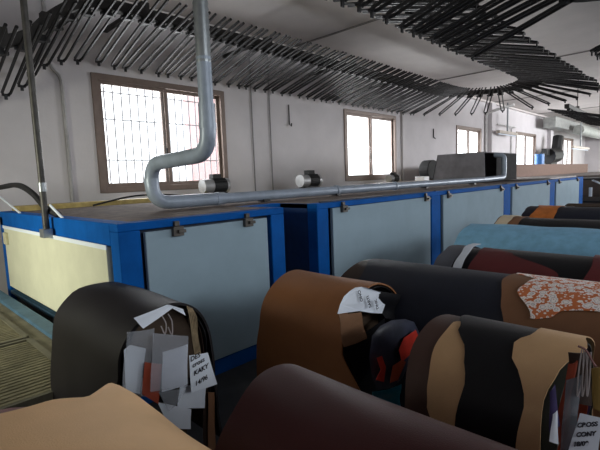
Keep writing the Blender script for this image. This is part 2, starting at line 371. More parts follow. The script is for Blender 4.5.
b.prism(ring, (0, .3, 0)); b.build('volute', mat('blower_black', (18, 18, 19), .8), T, bevel=.02)
MB().box((11.6, 6.1, ZT+.07), (11.9, 6.4, ZT+.2)).build('outlet', SILV, T, bevel=.01)
MB().box((8.6, 5.5, ZT+.001), (11.2, 6.1, ZT+.09)).build('roof_tray', mat('tray_grey', (132, 122, 118), .7), label='flat pale tray on the machine roof under the second window', cat='tray', bevel=.01)
wire('roof_cable', catmull([(2.2, 5.9, ZT+.02), (2.7, 5.7, ZT+.12), (3.2, 5.4, ZT+.1), (3.4, 5.0, ZT+.02)]), .014, BLACK, 'black cable arching on the dusty machine roof below the barred window', 'cable')

# pole and hose at the near end
T = thing('conduit_pole', (1.215, 4.4, 1.2), 'dark metal pole rising from the machine end to the ceiling', 'pole')
MB().tube([(1.215, 4.4, 1.2), (1.215, 4.4, ZC)], .028, 10).build('tube', POLE, T, smooth=True)
MB().box((1.17, 4.34, 1.2), (1.25, 4.46, 1.28)).build('clamp', GALV, T, bevel=.005)
MB().tube([(1.215, 4.4, 1.62), (1.215, 4.4, 1.7)], .034, 10).build('joint', GALV, T, smooth=True)
wire('rubber_hose', catmull([(.9, 7.2, 1.52), (1.1, 6.5, 1.63), (1.22, 5.9, 1.68), (1.24, 5.3, 1.69), (1.25, 4.85, 1.6), (1.25, 4.5, 1.47), (1.3, 4.3, ZT+.02)]), .03, BLACK, 'black hose arching over the machine end beside the pole', 'hose')
wire('white_rod', [on_x(-5, 193, 1.28), on_x(20, 213, 1.3)], .012, PAPER, 'thin white rod leaning on the machine end at the far corner', 'rod')
wire('white_rod', [on_x(50, 205, 1.25), on_x(63, 218.5, 1.3)], .012, PAPER, 'thin white rod leaning from the dark pole to the machine edge', 'rod')

# infeed table
T = thing('infeed_table', (.2, 4.5, 0), 'low slatted infeed table with dusty blue side rail in front of the cream panel', 'table')
zt = .45
MB().box((1.02, 2.75, zt-.1), (1.14, 6.5, zt)).build('side_rail', LBLUE, T, bevel=.008)
MB().box((.9, 2.75, zt-.06), (1.02, 6.5, zt-.03)).build('walk_strip', mat('strip_grey', (118, 112, 92), .7, vary=.2), T)
for k in range(3):
    ya, yb = 2.8+k*1.22, 2.8+k*1.22+1.12
    g = MB()
    for q in range(22):
        yy = ya+.04+(yb-ya-.08)*q/21; g.box((-1.6, yy-.016, zt-.03), (.88, yy+.016, zt-.008))
    s_ = g.build('slat_panel', GRATE, T)
    MB().box((-1.6, ya-.03, zt-.05), (.88, ya, zt)).box((-1.6, yb, zt-.05), (.88, yb+.03, zt)).box((.86, ya, zt-.05), (.9, yb, zt)).box((-.5, ya, zt-.05), (-.46, yb, zt-.031)).build('panel_frame', mat('frame_olive', (104, 100, 84), .6, vary=.2), s_)
for (xx, yy) in ((-1.5, 2.9), (.95, 2.9), (-1.5, 6.4), (.95, 6.4)):
    MB().box((xx-.04, yy-.04, 0), (xx+.04, yy+.04, zt-.101 if xx > 0 else zt-.06)).build('leg', LBLUE, T)
MB().box((-1.6, 2.78, .05), (.9, 6.5, .08)).build('lower_tray', mat('dark_tray', (40, 40, 36), .8), T)

# far machinery
MB().box((13.2, 6.46, 0), (36, 6.8, 1.92)).build('brown_partition', BROWNB, label='long brown board partition behind the machine at the far end', cat='partition')
T = thing('pump_unit', on_y(552, 166, 6.6).to_tuple()[:2]+(1.92,), 'dark pump machine standing beyond the brown partition by the last windows', 'pump')
px = on_y(552, 166, 6.6).x
m = MB().tube([(px-.9, 6.63, 2.35), (px+.9, 6.63, 2.45)], .42, 14).tube([(px+.9, 6.63, 2.4), (px+1.3, 6.63, 3.5)], .28, 10).box((px-1.5, 6.5, 2.4), (px-.6, 6.75, 2.75)); m.box((px-.6, 6.5, 1.921), (px+.6, 6.75, 2.2))
m.build('pump_body', BLACK, T)
q = on_y(540, 166, 6.6).x
MB().tube([(q, 6.63, 1.925), (q, 6.63, 2.45)], .22, 16).build('blue_drum', mat('drum_blue', (60, 120, 190), .4), smooth=True, label='small bright blue drum on the brown partition', cat='drum')
R_ = thing('steel_stand', (18.0, 3.2, 0), 'dark steel stand with white tubes past the end of the machine', 'stand')
m = MB().box((17, 2.4, 1.25), (19.5, 4.2, 1.3)).box((17, 2.4, .5), (19.5, 4.2, .55))
m.build('shelf', DARK, R_)
for a in ((17.05, 2.45), (19.4, 2.45), (17.05, 4.1), (19.4, 4.1)): MB().box((a[0], a[1], 0), (a[0]+.06, a[1]+.06, 1.25)).build('leg', DARK, R_)
MB().tube([(17, 2.9, 1.24), (18.4, 2.3, .75)], .035, 8).build('brace', PAPER, R_)
MB().tube([(17.0, 2.95, .7), (17.0, 2.95, 1.0)], .05, 8).build('tube_end', PAPER, R_)
MB().box((20, -2, 0), (36, 6.2, 1.35)).build('stacked_goods', mat('goods_brown', (92, 82, 78), .9, vary=.3, scale=1), label='low dark stack of goods at the far right end', cat='stack')

# ------------------------------------------------------------------ overhead conveyor
def rail(name, pts, lab, hangers):
    T = thing(name, pts[0], lab, 'conveyor rail')
    P_ = catmull(pts, 8)
    # boxy track: two rails and chain channel
    g = MB(); prev = None; ring = []
    for i, p in enumerate(P_):
        t_ = (P_[min(i+1, len(P_)-1)]-P_[max(i-1, 0)]).normalized(); s_ = t_.cross(Vector((0, 0, 1))).normalized(); u_ = s_.cross(t_)
        ring.append([p+s_*a+u_*b for a, b in ((-.07, .02), (.07, .02), (.07, .15), (-.07, .15))])
    vs = [q for r in ring for q in r]; n = len(ring)
    fs = [(i*4+j, i*4+(j+1) % 4, i*4+4+(j+1) % 4, i*4+4+j) for i in range(n-1) for j in range(4)]+[(0, 1, 2, 3), ((n-1)*4+3, (n-1)*4+2, (n-1)*4+1, (n-1)*4)]
    g.add(vs, fs); g.build('track', RAIL, T)
    for p in hangers:
        p = Vector(p)
        m_ = MB().box((p.x-.06, p.y-.06, p.z+.151), (p.x+.06, p.y+.06, p.z+.24))
        if p.y > 5.5: m_.box((p.x-.03, p.y, p.z+.17), (p.x+.03, YW-.001, p.z+.23))
        else: m_.tube([(p.x, p.y, p.z+.24), (p.x, p.y, ZC)], .012, 6)
        m_.build('drop_bracket', RAIL, T)
    return P_
def make_hanger():
    T = thing('drying_hanger', (0, 0, 0))
    g = .05; ti, to, dz = -.62, 1.2, -.36
    pts = [(-g, ti, .10), (-g, 0, -.05), (-g, to-.06, dz), (-g*.5, to, dz-.02), (g*.5, to, dz-.02), (g, to-.06, dz), (g, 0, -.05), (g, ti, .10)]
    MB().tube(pts, .020, 6).build('fork', HANG, T, smooth=True, origin=(0, 0, 0))
    MB().box((-.04, -.05, -.06), (.04, .05, .019)).box((-.09, -.03, -.05), (.09, .03, -.01)).build('trolley', HANG, T, origin=(0, 0, 0))
    MB().box((-.05, to-.02, dz-.035), (.05, to+.012, dz-.005)).box((-.02, to-.012, dz-.085), (.02, to+.004, dz-.035)).build('foot_hook', HANG, T, origin=(0, 0, 0))
    return T
proto = make_hanger(); used = [False]
def place_hanger(p, ang, tilt, lab, grp):
    if not used[0]: r = proto; used[0] = True
    else:
        r = proto.copy(); COL.objects.link(r)
        for ch in proto.children:
            c = ch.copy(); c.parent = r; COL.objects.link(c)
    r.location = p; r.rotation_euler = (tilt, 0, ang)
    tag(r, lab, 'hanger', grp)
def along(P_, pitch, start, end, lab, grp, flip=False, tilt=0, jit=.04):
    # foot side is on the left of travel
    acc = 0; nxt = start
    for i in range(len(P_)-1):
        a, b = P_[i], P_[i+1]; L = (b-a).length
        while acc+L >= nxt and nxt < end:
            k = (nxt-acc)/L; p = a.lerp(b, k); d = b-a; ang = math.atan2(d.y, d.x)
            place_hanger(p, ang+(PI if flip else 0)+random.uniform(-jit, jit), tilt+random.uniform(-.015, .015), lab, grp); nxt += pitch*random.uniform(.93, 1.07)
        acc += L
RA = rail('conveyor_rail', [(-1.2, 6.05, 3.05), (.6, 6.05, 3.12), (1.37, 6.05, 3.26), (1.75, 6.05, 3.43), (2.05, 6.05, 3.73), (2.35, 6.05, 3.92), (2.8, 6.05, 4.0), (3.6, 6.05, 4.0), (5, 6.05, 4.0), (7, 6.05, 4.0), (9, 6.05, 4.0), (11, 6.05, 4.0), (12.5, 6.05, 4.0), (13.5, 5.65, 4.0), (14.0, 4.66, 4.0), (13.5, 3.68, 4.0), (12.5, 3.27, 3.98), (10, 3.27, 3.97), (7, 3.27, 3.97), (3.5, 3.27, 3.97), (2, 3.27, 3.97)],
          'dark overhead conveyor rail running along the window wall and looping back', [(1.4, 6.05, 3.27), (1.9, 6.05, 3.55), (2.5, 6.05, 3.93), (3.2, 6.05, 4), (5.6, 6.05, 4), (8.2, 6.05, 4), (10.8, 6.05, 4), (9, 3.27, 3.97), (6, 3.27, 3.97)])
tot = [0]
for i in range(len(RA)-1): tot.append(tot[-1]+(RA[i+1]-RA[i]).length)
def arc_at(cond): return next(tot[i] for i in range(len(RA)) if cond(RA[i]))
sA = arc_at(lambda p: p.x > 1.3); sB = arc_at(lambda p: p.x > 12.6); sC = arc_at(lambda p: p.x > 12.5 and p.y < 3.4); sD = tot[-1]-.6
along(RA, .26, sA, sB, 'black two-rod drying hanger on the rail along the window wall', 'hangers along the window wall')
along(RA, .31, sB+.1, sC, 'black two-rod drying hanger on the far bend of the rail', 'hangers on the far bend')
along(RA, .34, sC+.1, sD, 'black two-rod drying hanger on the returning middle rail', 'hangers on the middle rail')
RC = rail('conveyor_rail', [(1.5, 1.4, 3.68), (3, 1.4, 3.68), (5, 1.4, 3.68), (6.2, 1.4, 3.68), (6.6, 1.1, 3.68), (6.8, .55, 3.68), (7.2, .16, 3.68), (9.5, .16, 3.66), (12, .2, 3.62)], 'lower overhead conveyor rail close above the leather trestles', [(3, 1.4, 3.68), (5.8, 1.4, 3.68)])
tc = [0]
for i in range(len(RC)-1): tc.append(tc[-1]+(RC[i+1]-RC[i]).length)
c0 = next(tc[i] for i in range(len(RC)) if RC[i].x > 2.3); c1 = next(tc[i] for i in range(len(RC)) if RC[i].x > 6.25); c2 = next(tc[i] for i in range(len(RC)) if RC[i].x > 7.05)
along(RC, .25, c0, c1, 'black two-rod drying hanger low overhead at the upper right', 'hangers on the near low rail', tilt=.0)
along(RC, .36, c2, c2+3.2, 'black two-rod drying hanger at the right edge past the near row', 'hangers at the right edge')
RE = rail('conveyor_rail', [(16.5, 3.6, 3.6), (19, 3.6, 3.55), (24, 3.6, 3.5)], 'short far conveyor rail hanging over the far end', [(18, 3.6, 3.57), (22, 3.6, 3.52)])
along(RE, .46, .3, 7.2, 'black two-rod drying hanger in the far right cluster', 'hangers in the far cluster', flip=True)
# chain beside the duct
wire('hanging_chain', [(2.35, 3.35, ZC), (2.36, 3.35, 4.0), (2.35, 3.35, 3.7)], .012, DARK, 'thin dark chain hanging from the ceiling beside the duct', 'chain')

# ------------------------------------------------------------------ trestles with draped hides
class Horse:
    def __init__(s, cx, y0, y1, zt, a, b, zb=.35, rot=0, sag=0):
        s.cx, s.y0, s.y1, s.zt, s.a, s.b, s.zb, s.rot, s.sag = cx, y0, y1, zt, a, b, zb, rot, sag
        s.L = y1-y0; pts = []; N = 200
        for i in range(N+1):
            t_ = PI/2*i/N; pts.append((a*math.sin(t_)**.95, -b*(1-math.cos(t_)**.9)))
        pts += [(a+.02*k/20, -b-(zt-zb-b)*k/20) for k in range(1, 21)]
        s.tab = [(0, 0, 0)]; acc = 0
        for i in range(1, len(pts)):
            acc += math.dist(pts[i], pts[i-1]); s.tab.append((acc, *pts[i]))
        s.smax = acc; s.cy = (y0+y1)/2
    def uz(s, d):
        sg = 1 if d >= 0 else -1; d = abs(d); T_ = s.tab
        if d >= s.smax: u, z = T_[-1][1], T_[-1][2]-(d-s.smax); return sg*u, z, sg*1., 0.
        lo, hi = 0, len(T_)-1
        while hi-lo > 1:
            m_ = (lo+hi)//2
            if T_[m_][0] <= d: lo = m_
            else: hi = m_
        A, B = T_[lo], T_[hi]; k = (d-A[0])/max(B[0]-A[0], 1e-9)
        u = A[1]+(B[1]-A[1])*k; z = A[2]+(B[2]-A[2])*k; du, dz_ = B[1]-A[1], B[2]-A[2]; l = math.hypot(du, dz_) or 1
        return sg*u, z, sg*(-dz_/l), du/l
    def P(s, d, y, off=0):
        u, z, nu, nz = s.uz(d); u += nu*off; z += nz*off
        k = (y-s.y0)/s.L
        x_, yy = u, y-s.cy; c, q = math.cos(s.rot), math.sin(s.rot)
        return Vector((s.cx+x_*c-yy*q, s.cy+x_*q+yy*c, s.zt+z+s.sag*k))
def smooth_noise(seed):
    rr = random.Random(seed); ks = [(rr.uniform(3, 9), rr.uniform(2, 8), rr.uniform(0, 6.28), rr.uniform(.4, 1)) for _ in range(5)]
    return lambda a, b: sum(w_*math.sin(p*a+q*b+f) for p, q, f, w_ in ks)/3.2
def hide(H_, s0, s1, ya, yb, off, mt, lab, name='leather_hide', th=.004, ns=60, nv=26, seed=1, wav=.006, group=None, cat='hide', curl=0):
    nz = smooth_noise(seed); fa = ya if callable(ya) else (lambda d: ya); fb = yb if callable(yb) else (lambda d: yb)
    grid = []
    for i in range(ns+1):
        d = s0+(s1-s0)*i/ns; a, b = fa(d), fb(d)
        a += .010*nz(d*4, 1.3); b += .010*nz(d*4, 7.7)
        if b < a+.004: b = a+.004
        row = []
        for j in range(nv+1):
            y = a+(b-a)*j/nv
            hang = max(0, (abs(d)-H_.a*.9))
            o_ = off+wav*(.5+.5*nz(d*1.5, y*1.5))+hang*.02*(1+nz(3, y*2.5))*(1 if wav > .003 else .1)
            if curl: 
                e_ = min(y-a, b-y); o_ += curl*max(0, 1-e_/.05)**2
            row.append(H_.P(d, y, o_))
        grid.append(row)
    return MB().sheet(grid, th).build(name, mt, smooth=True, label=lab, cat=cat, group=group, angle=60)
def trestle(H_, lab, inset=.1):
    T = thing('leather_trestle', (H_.cx, H_.cy, 0), lab, 'trestle')
    prof = [H_.uz(-H_.smax*.72+H_.smax*1.44*i/40) for i in range(41)]
    for yy in (H_.y0+inset, H_.y1-inset-.02):
        poly = [H_.P(-H_.smax*.6+H_.smax*1.2*i/40, yy, -.012) for i in range(41)]
        MB().prism(poly, (0, .02, 0)).build('end_board', WOOD, T)
    sl = MB(); nsl = 15
    for i in range(nsl):
        d = -H_.smax*.58+H_.smax*1.16*i/(nsl-1)
        sl.prism([H_.P(d-.02, H_.y0+inset-.02, -.012), H_.P(d+.02, H_.y0+inset-.02, -.012), H_.P(d+.02, H_.y0+inset-.02, -.002), H_.P(d-.02, H_.y0+inset-.02, -.002)], H_.P(0, H_.y1-inset+.02)-H_.P(0, H_.y0+inset-.02))
    sl.build('slatted_top', WOOD, T)
    zz = min(H_.P(H_.smax*.6, H_.y0).z, H_.zt-H_.b)
    for sx in (-1, 1):
        for yy in (H_.y0+inset+.05, H_.y1-inset-.09):
            MB().box((H_.cx+sx*(H_.a-.07)-.02, yy, 0), (H_.cx+sx*(H_.a-.07)+.02, yy+.04, zz)).build('leg', WOOD, T)
    return T
def tbl(*q):
    def f(d):
        if d <= q[0][0]: return q[0][1]
        for (a, b), (c, e) in zip(q, q[1:]):
            if d <= c: k = (d-a)/(c-a); k = k*k*(3-2*k) if c-a > .06 else k; return b+(e-b)*k
        return q[-1][1]
    return f
def wob(seed, amp, f=1): 
    nz = smooth_noise(seed); return lambda d: amp*nz(d*f*3, .5)

L_BLACK = leather('leather_black_brown', (31, 27, 30), .52)
L_BROWN = leather('leather_tan_brown', (142, 94, 58), .6, vary=.1)
L_NAVY = leather('leather_navy_black', (31, 34, 46), .55)
L_BURG = leather('leather_burgundy', (62, 28, 28), .5)
L_TAN = leather('leather_light_tan', (226, 184, 136), .65, vary=.06)
L_MAUVE = leather('leather_mauve', (142, 106, 104), .6)
L_CAMEL = leather('leather_camel', (194, 158, 118), .65, vary=.1)
L_CHOC = leather('leather_chocolate', (76, 56, 50), .5)
L_MBRN = leather('leather_mid_brown', (124, 88, 64), .6)
L_WINE = leather('leather_wine', (92, 40, 42), .5)
L_BLUE = leather('leather_sky_blue', (124, 174, 206), .65, vary=.12, scale=10)
L_JET = leather('leather_jet', (20, 20, 24), .45)
L_ORNG = leather('leather_orange_brown', (186, 108, 52), .55, vary=.2, scale=9)
L_GREY = leather('leather_grey', (84, 86, 96), .55)
L_CREAM = leather('leather_cream', (206, 190, 164), .6)
L_DKBR = leather('leather_dark_brown', (50, 36, 30), .5)
L_GREEN = leather('leather_dark_olive', (58, 62, 56), .5)
L_PURP = leather('leather_purple', (70, 62, 104), .5)
L_RUST = leather('leather_rust', (150, 66, 44), .5)
L_MUST = leather('leather_mustard', (128, 104, 52), .6)
L_TEAL = mat('plastic_teal', (20, 110, 130), .3, vary=.2, scale=12)

def under(H_, specs):
    for i, (mt, da, db, sm, lab) in enumerate(specs):
        hide(H_, -H_.smax*sm, H_.smax*sm, H_.y0+da, H_.y1-db,  .002+.009*i, mt, lab, seed=20+i+int(H_.cx*10), wav=.001, ns=44, nv=8, th=.005)

# --- black hide trestle (by the machine corner)
HB = Horse(.97, 1.82, 2.70, 1.06, .195, .24, .3)
trestle(HB, 'wooden trestle under the black hide beside the machine corner')
under(HB, [(L_DKBR, .03, .1, .95, 'dark brown hide edge under the black hide with papers'), (L_JET, .012, .08, .98, 'jet black hide layered just under the top black hide')])
hide(HB, -HB.smax*1.02, HB.smax*1.0, tbl((-.7, 1.95), (-.46, 1.90), (-.35, 1.86), (0, 1.80), (.4, 1.82)), tbl((-.7, 2.80), (-.28, 2.72), (-.13, 2.64), (0, 2.53), (.3, 2.55)), .018, L_BLACK, 'black brown hide draped on the trestle with hanging papers', th=.012, seed=5, wav=.012)

# --- tan-brown hide trestle
HN = Horse(1.87, 1.28, 1.88, 1.045, .25, .24, .25)
trestle(HN, 'wooden trestle under the tan brown hide')
under(HN, [(L_JET, .03, .02, .97, 'black hide layered under the tan brown hide'), (L_JET, -.0, .02, .8, 'glossy black hide flap under the tan brown hide')])
hide(HN, -HN.smax*1.0, HN.smax*.30, lambda d: 1.28+(0 if d > -.42 else (d+.42)*.75), lambda d: 1.90+.02*math.sin(d*7), .018, L_BROWN, 'tan brown hide draped on the trestle with a white tag', th=.008, seed=9, wav=.012)

# --- navy trestle
HV = Horse(2.44, .25, 1.74, 1.055, .36, .26, .3)
trestle(HV, 'wooden trestle under the navy hide and the floral piece')
under(HV, [(L_DKBR, .02, -.01, .97, 'dark brown hide showing at the back end under the navy hide')])
hide(HV, -HV.smax, HV.smax, .7, tbl((-.5, 1.55), (-.25, 1.60), (.05, 1.70), (.4, 1.68)), .012, L_NAVY, 'navy black hide draped on the long trestle behind the tan brown one', seed=11, wav=.003, th=.006)
hide(HV, -HV.smax, HV.smax, .22, tbl((-.6, .68), (-.39, .70), (-.27, .73), (-.06, .79), (.13, .79), (.4, .75)), .022, L_MBRN, 'mid brown hide draped over the near half of the navy hide', seed=12, wav=.002, th=.004)
FL = floral('floral_print')
hide(HV, -.33, .45, tbl((-.33, .56), (-.31, .50), (-.27, .468), (-.245, .37), (-.235, .2)), tbl((-.33, .58), (-.18, .683), (-.09, .665), (0, .652), (.06, .76), (.08, .775), (.4, .76)), .029, FL, 'orange and white floral printed piece lying on the mid brown hide', name='printed_leather', seed=13, wav=.003, th=.003, ns=90)

# --- patchwork trestle
HC = Horse(1.59, .27, .80, 1.043, .265, .25, .3)
trestle(HC, 'wooden trestle under the patchwork of brown, camel and black hides', inset=.09)
under(HC, [(L_RUST, .04, .04, .95, 'rust orange hide edge showing at the end of the patchwork trestle'), (L_PURP, .035, .04, .95, 'purple hide edge showing at the end of the patchwork trestle'), (L_GREEN, .02, .04, .9, 'dark olive hide edge at the end of the patchwork trestle')])
hide(HC, -HC.smax, HC.smax, .55, tbl((-.6, .75), (-.3, .775), (0, .787), (.4, .78)), .027, L_CHOC, 'chocolate brown hide at the back of the patchwork trestle', seed=31, wav=.001, th=.003)
hide(HC, -.47, HC.smax*.9, .50, tbl((-.47, .53), (-.445, .577), (-.416, .637), (-.357, .675), (-.287, .69), (-.13, .70), (-.018, .70), (.0, .66), (.4, .6)), .032, L_CAMEL, 'leaf shaped camel hide between chocolate and black on the patchwork trestle', seed=32, wav=.001, ns=90)
hide(HC, -HC.smax*.98, HC.smax, .36, tbl((-.7, .56), (-.445, .577), (-.38, .57), (-.263, .562), (-.17, .593), (-.06, .66), (.035, .705), (.4, .69)), .0375, L_JET, 'jet black hide in the middle of the patchwork trestle', seed=33, wav=.001)
hide(HC, -HC.smax, HC.smax, tbl((-.6, .34), (-.24, .323), (-.16, .307), (-.04, .272), (.05, .28), (.4, .30)), tbl((-.6, .40), (-.386, .382), (-.258, .382), (-.205, .405), (-.14, .443), (-.076, .458), (-.023, .427), (.3, .44)), .043, L_CAMEL, 'camel hide on the near end of the patchwork trestle', seed=34, wav=.002)

# --- burgundy trestle
HR = Horse(.82, -.35, .93, 1.055, .215, .24, .3)
trestle(HR, 'wooden trestle under the dark burgundy hide')
under(HR, [(L_DKBR, .02, .02, .96, 'dark brown hide under the burgundy hide')])
hide(HR, -HR.smax, HR.smax, -.36, lambda d: .945+.02*math.sin(d*5), .014, L_BURG, 'dark burgundy hide in front with a soft sheen', seed=41, wav=.010, th=.006)

# --- light tan trestle at the lower left
HT = Horse(.08, -.3, 1.15, 1.085, .44, .12, .3)
trestle(HT, 'wooden trestle under the light tan hide')
hide(HT, -HT.smax, .44, -.3, tbl((-.4, 1.30), (.13, 1.285), (.21, 1.25), (.315, 1.20), (.4, 1.1), (.44, .9)), .004, L_MAUVE, 'mauve hide showing along the edge of the light tan hide', seed=52, wav=.006, th=.005)
hide(HT, -HT.smax*.9, .58, -.32, tbl((-.4, 1.2), (-.1, 1.23), (.1, 1.225), (.21, 1.21), (.3, 1.19), (.36, 1.25), (.40, 1.29), (.43, 1.25), (.445, 1.12), (.47, .98), (.52, .93), (.58, .8)), .017, L_TAN, 'light tan hide in front at the lower left', seed=53, wav=.020, th=.006, ns=100)

# --- farther row
HM = Horse(3.3, .3, 1.50, 1.05, .38, .27, .3)
trestle(HM, 'wooden trestle under the wine red and black hides')
under(HM, [(L_JET, .02, -.0, .97, 'black hide under the wine red hide')])
hide(HM, -HM.smax, HM.smax, .3, lambda d: 1.22+.02*math.sin(d*6), .010, L_JET, 'black hide across the top of the wine red trestle', seed=61, wav=.003)
hide(HM, -HM.smax, .03, tbl((-.6, .3), (-.3, .68), (-.1, 1.0), (.03, 1.2)), lambda d: 1.25+.02*math.sin(8*d), .018, L_WINE, 'wine red hide with slanting edge over the black hide', seed=62, wav=.002, nv=40)
hide(HM, -HM.smax, .3, .42, lambda d: .54+.015*math.sin(9*d), .025, L_WINE, 'wine red strip at the near end of the black hide', seed=63, wav=.002)
hide(HM, -HM.smax, .3, .3, lambda d: .43+.01*math.sin(9*d), .032, L_CREAM, 'cream hide edge at the near end of the wine red trestle', seed=67, wav=.003)
hide(HM, -.40, .06, lambda d: 1.29+.05*d, lambda d: 1.345+.04*d, .038, PAPER2, 'pale grey paper sheet folded over the far end of the wine red trestle', name='paper_sheet', seed=64, wav=.006, cat='paper')
hide(HM, -HM.smax, HM.smax*.5, 1.36, lambda d: 1.50-.1*max(0, d), .012, L_GREY, 'small grey hide end beside the machine door behind the navy hide', seed=66)

HS = Horse(4.45, .62, 1.82, 1.08, .46, .28, .3)
trestle(HS, 'wooden trestle under the sky blue hide')
under(HS, [(L_JET, .03, .03, .9, 'black hide under the sky blue hide')])
hide(HS, -HS.smax, HS.smax, .6, lambda d: 1.82+.03*math.sin(d*6), .022, L_BLUE, 'sky blue hide draped on a trestle', seed=71, wav=.016)
HK = Horse(5.45, .75, 1.9, 1.08, .42, .27, .3)
trestle(HK, 'wooden trestle under the jet black hide behind the blue one')
hide(HK, -HK.smax, HK.smax, .74, 1.72, .006, L_JET, 'jet black hide draped behind the sky blue one', seed=81)
hide(HK, -HK.smax*.8, HK.smax*.8, 1.58, lambda d: 1.86+.03*math.sin(8*d), .018, L_MBRN, 'brown hide end on the jet black trestle', seed=82)
hide(HK, -HK.smax*.5, HK.smax*.2, 1.68, lambda d: 1.83+.02*math.sin(8*d), .030, L_CREAM, 'cream scrap of hide on the end of the jet black trestle', seed=83)
HD = Horse(7.0, .7, 1.95, 1.1, .46, .28, .3)
trestle(HD, 'wooden trestle under the farthest black hide')
hide(HD, -HD.smax, HD.smax, .68, 1.97, .006, L_NAVY, 'navy black hide on the farthest trestle', seed=91)
hide(HD, -HD.smax*.7, HD.smax*.7, 1.55, lambda d: 1.85+.04*math.sin(8*d), .02, L_ORNG, 'orange brown hide lying across the farthest trestle', seed=92)
HE = Horse(8.6, .6, 1.9, 1.05, .46, .28, .3)
trestle(HE, 'wooden trestle beyond the farthest hide')

# ------------------------------------------------------------------ papers, tags and bags
PL_N = Vector((-.80, -.60, .08)).normalized()
def on_pl(x_, y_, off, p0=None):
    p0 = PL_P0+PL_N*off; d = ray(x_, y_); e = Vector((0, 0, EYE)); return e+d*((p0-e).dot(PL_N)/d.dot(PL_N))
PL_P0 = on_y(566, 400, .262)
def quad(name, px, Y, mt, lab, cat, th=.0012, bulge=.006, n=8, parent=None, dy=None, group=None, pl=None):
    """sheet hanging at depth Y; px = corners clockwise from top left"""
    ys = dy or (0, 0, 0, 0)
    c = [on_y(x_, y_, Y+q) for (x_, y_), q in zip(px, ys)] if pl is None else [on_pl(x_, y_, pl) for x_, y_ in px]
    bd = Vector((0, -1, 0)) if pl is None else PL_N
    grid = []
    for i in range(n+1):
        row = []
        for j in range(n+1):
            a, b = i/n, j/n
            p = (c[0]*(1-b)+c[1]*b)*(1-a)+(c[3]*(1-b)+c[2]*b)*a
            p = p+bd*(bulge*(math.sin(PI*b)*.8+.4*math.sin(2.3*PI*a+b))); row.append(p)
        grid.append(row)
    return MB().sheet(grid, th).build(name, mt, parent, smooth=True, label=lab, cat=cat, group=group)
def poly_sheet(name, px, Y, mt, lab, cat, th=.0015, parent=None):
    return MB().prism([on_y(x_, y_, Y) for x_, y_ in px], (0, th, 0)).build(name, mt, parent, label=lab, cat=cat)
def writing(parent, lines, size, roll, pl=False):
    for (px, py, Y, txt) in lines:
        cu = bpy.data.curves.new('handwriting', 'FONT'); cu.body = txt; cu.size = size; cu.extrude = .0003; cu.shear = .25; cu.offset = .0006
        f_ = bpy.data.objects.new('ink_curve', cu); COL.objects.link(f_); bpy.context.view_layer.update()
        me = bpy.data.meshes.new_from_object(f_.evaluated_get(bpy.context.evaluated_depsgraph_get()))
        bpy.data.objects.remove(f_); bpy.data.curves.remove(cu); me.materials.clear(); me.materials.append(INK)
        o = bpy.data.objects.new('handwriting', me); COL.objects.link(o)
        o.parent = parent
        if pl:
            p = on_pl(px, py, Y); tx = Vector((0, 0, 1)).cross(PL_N).normalized(); ty = PL_N.cross(tx)
            c_, s_ = math.cos(roll), math.sin(roll); ax, ay = tx*c_-ty*s_, ty*c_+tx*s_
            o.rotation_euler = Matrix((ax, ay, PL_N)).transposed().to_euler()
        else:
            p = on_y(px, py, Y); o.rotation_euler = (PI/2, roll, 0)
        o.location = p-ORIG[parent.name]
def cord(name, pts, r, mt, lab=None, cat=None, parent=None): return MB().tube(catmull(pts, 5), r, 5).build(name, mt, parent, smooth=True, label=lab, cat=cat)

YB1 = 1.80
poly_sheet('paper_sheet', [(124, 350), (130, 345), (146, 348.5), (140, 394), (126, 391)], YB1-.012, PAPER, 'white paper inside the clear bag at the left of the black hide end', 'paper')
quad('plastic_bag', [(127, 332), (154, 328), (148, 398), (122, 388)], YB1-.03, BAG, 'clear plastic bag with papers in the black hide end', 'bag', bulge=.012)
quad('leather_swatch', [(144.5, 362), (163, 364), (158, 404), (142, 394)], YB1-.042, leather('swatch_rust', (150, 66, 46), .5), 'rust brown leather swatch in the sleeve between the papers', 'swatch')
quad('paper_sheet', [(162.5, 352), (187.5, 344), (187, 384), (161.5, 392)], YB1-.055, PAPER2, 'grey printed sheet tucked in the clear sleeve', 'paper')
quad('plastic_sleeve', [(153, 333), (188, 336), (187.5, 386), (150, 392)], YB1-.075, SLEEVE, 'clear plastic sleeve hanging in front of the black hide end', 'sleeve', bulge=.004)
quad('paper_sheet', [(180, 386), (206, 384), (204.5, 408), (177, 408)], YB1-.018, PAPER, 'white card behind the handwritten tag', 'paper', bulge=.002)
quad('paper_sheet', [(157, 402), (191, 409), (190.5, 429), (170, 428)], YB1-.03, PAPER, 'lowest white sheet under the swatches', 'paper', bulge=.003)
quad('plastic_sleeve', [(158, 392), (186, 388), (178, 402), (169, 411)], YB1-.05, BAG, 'clear folded plastic tip under the grey sheet', 'sleeve', bulge=.004)
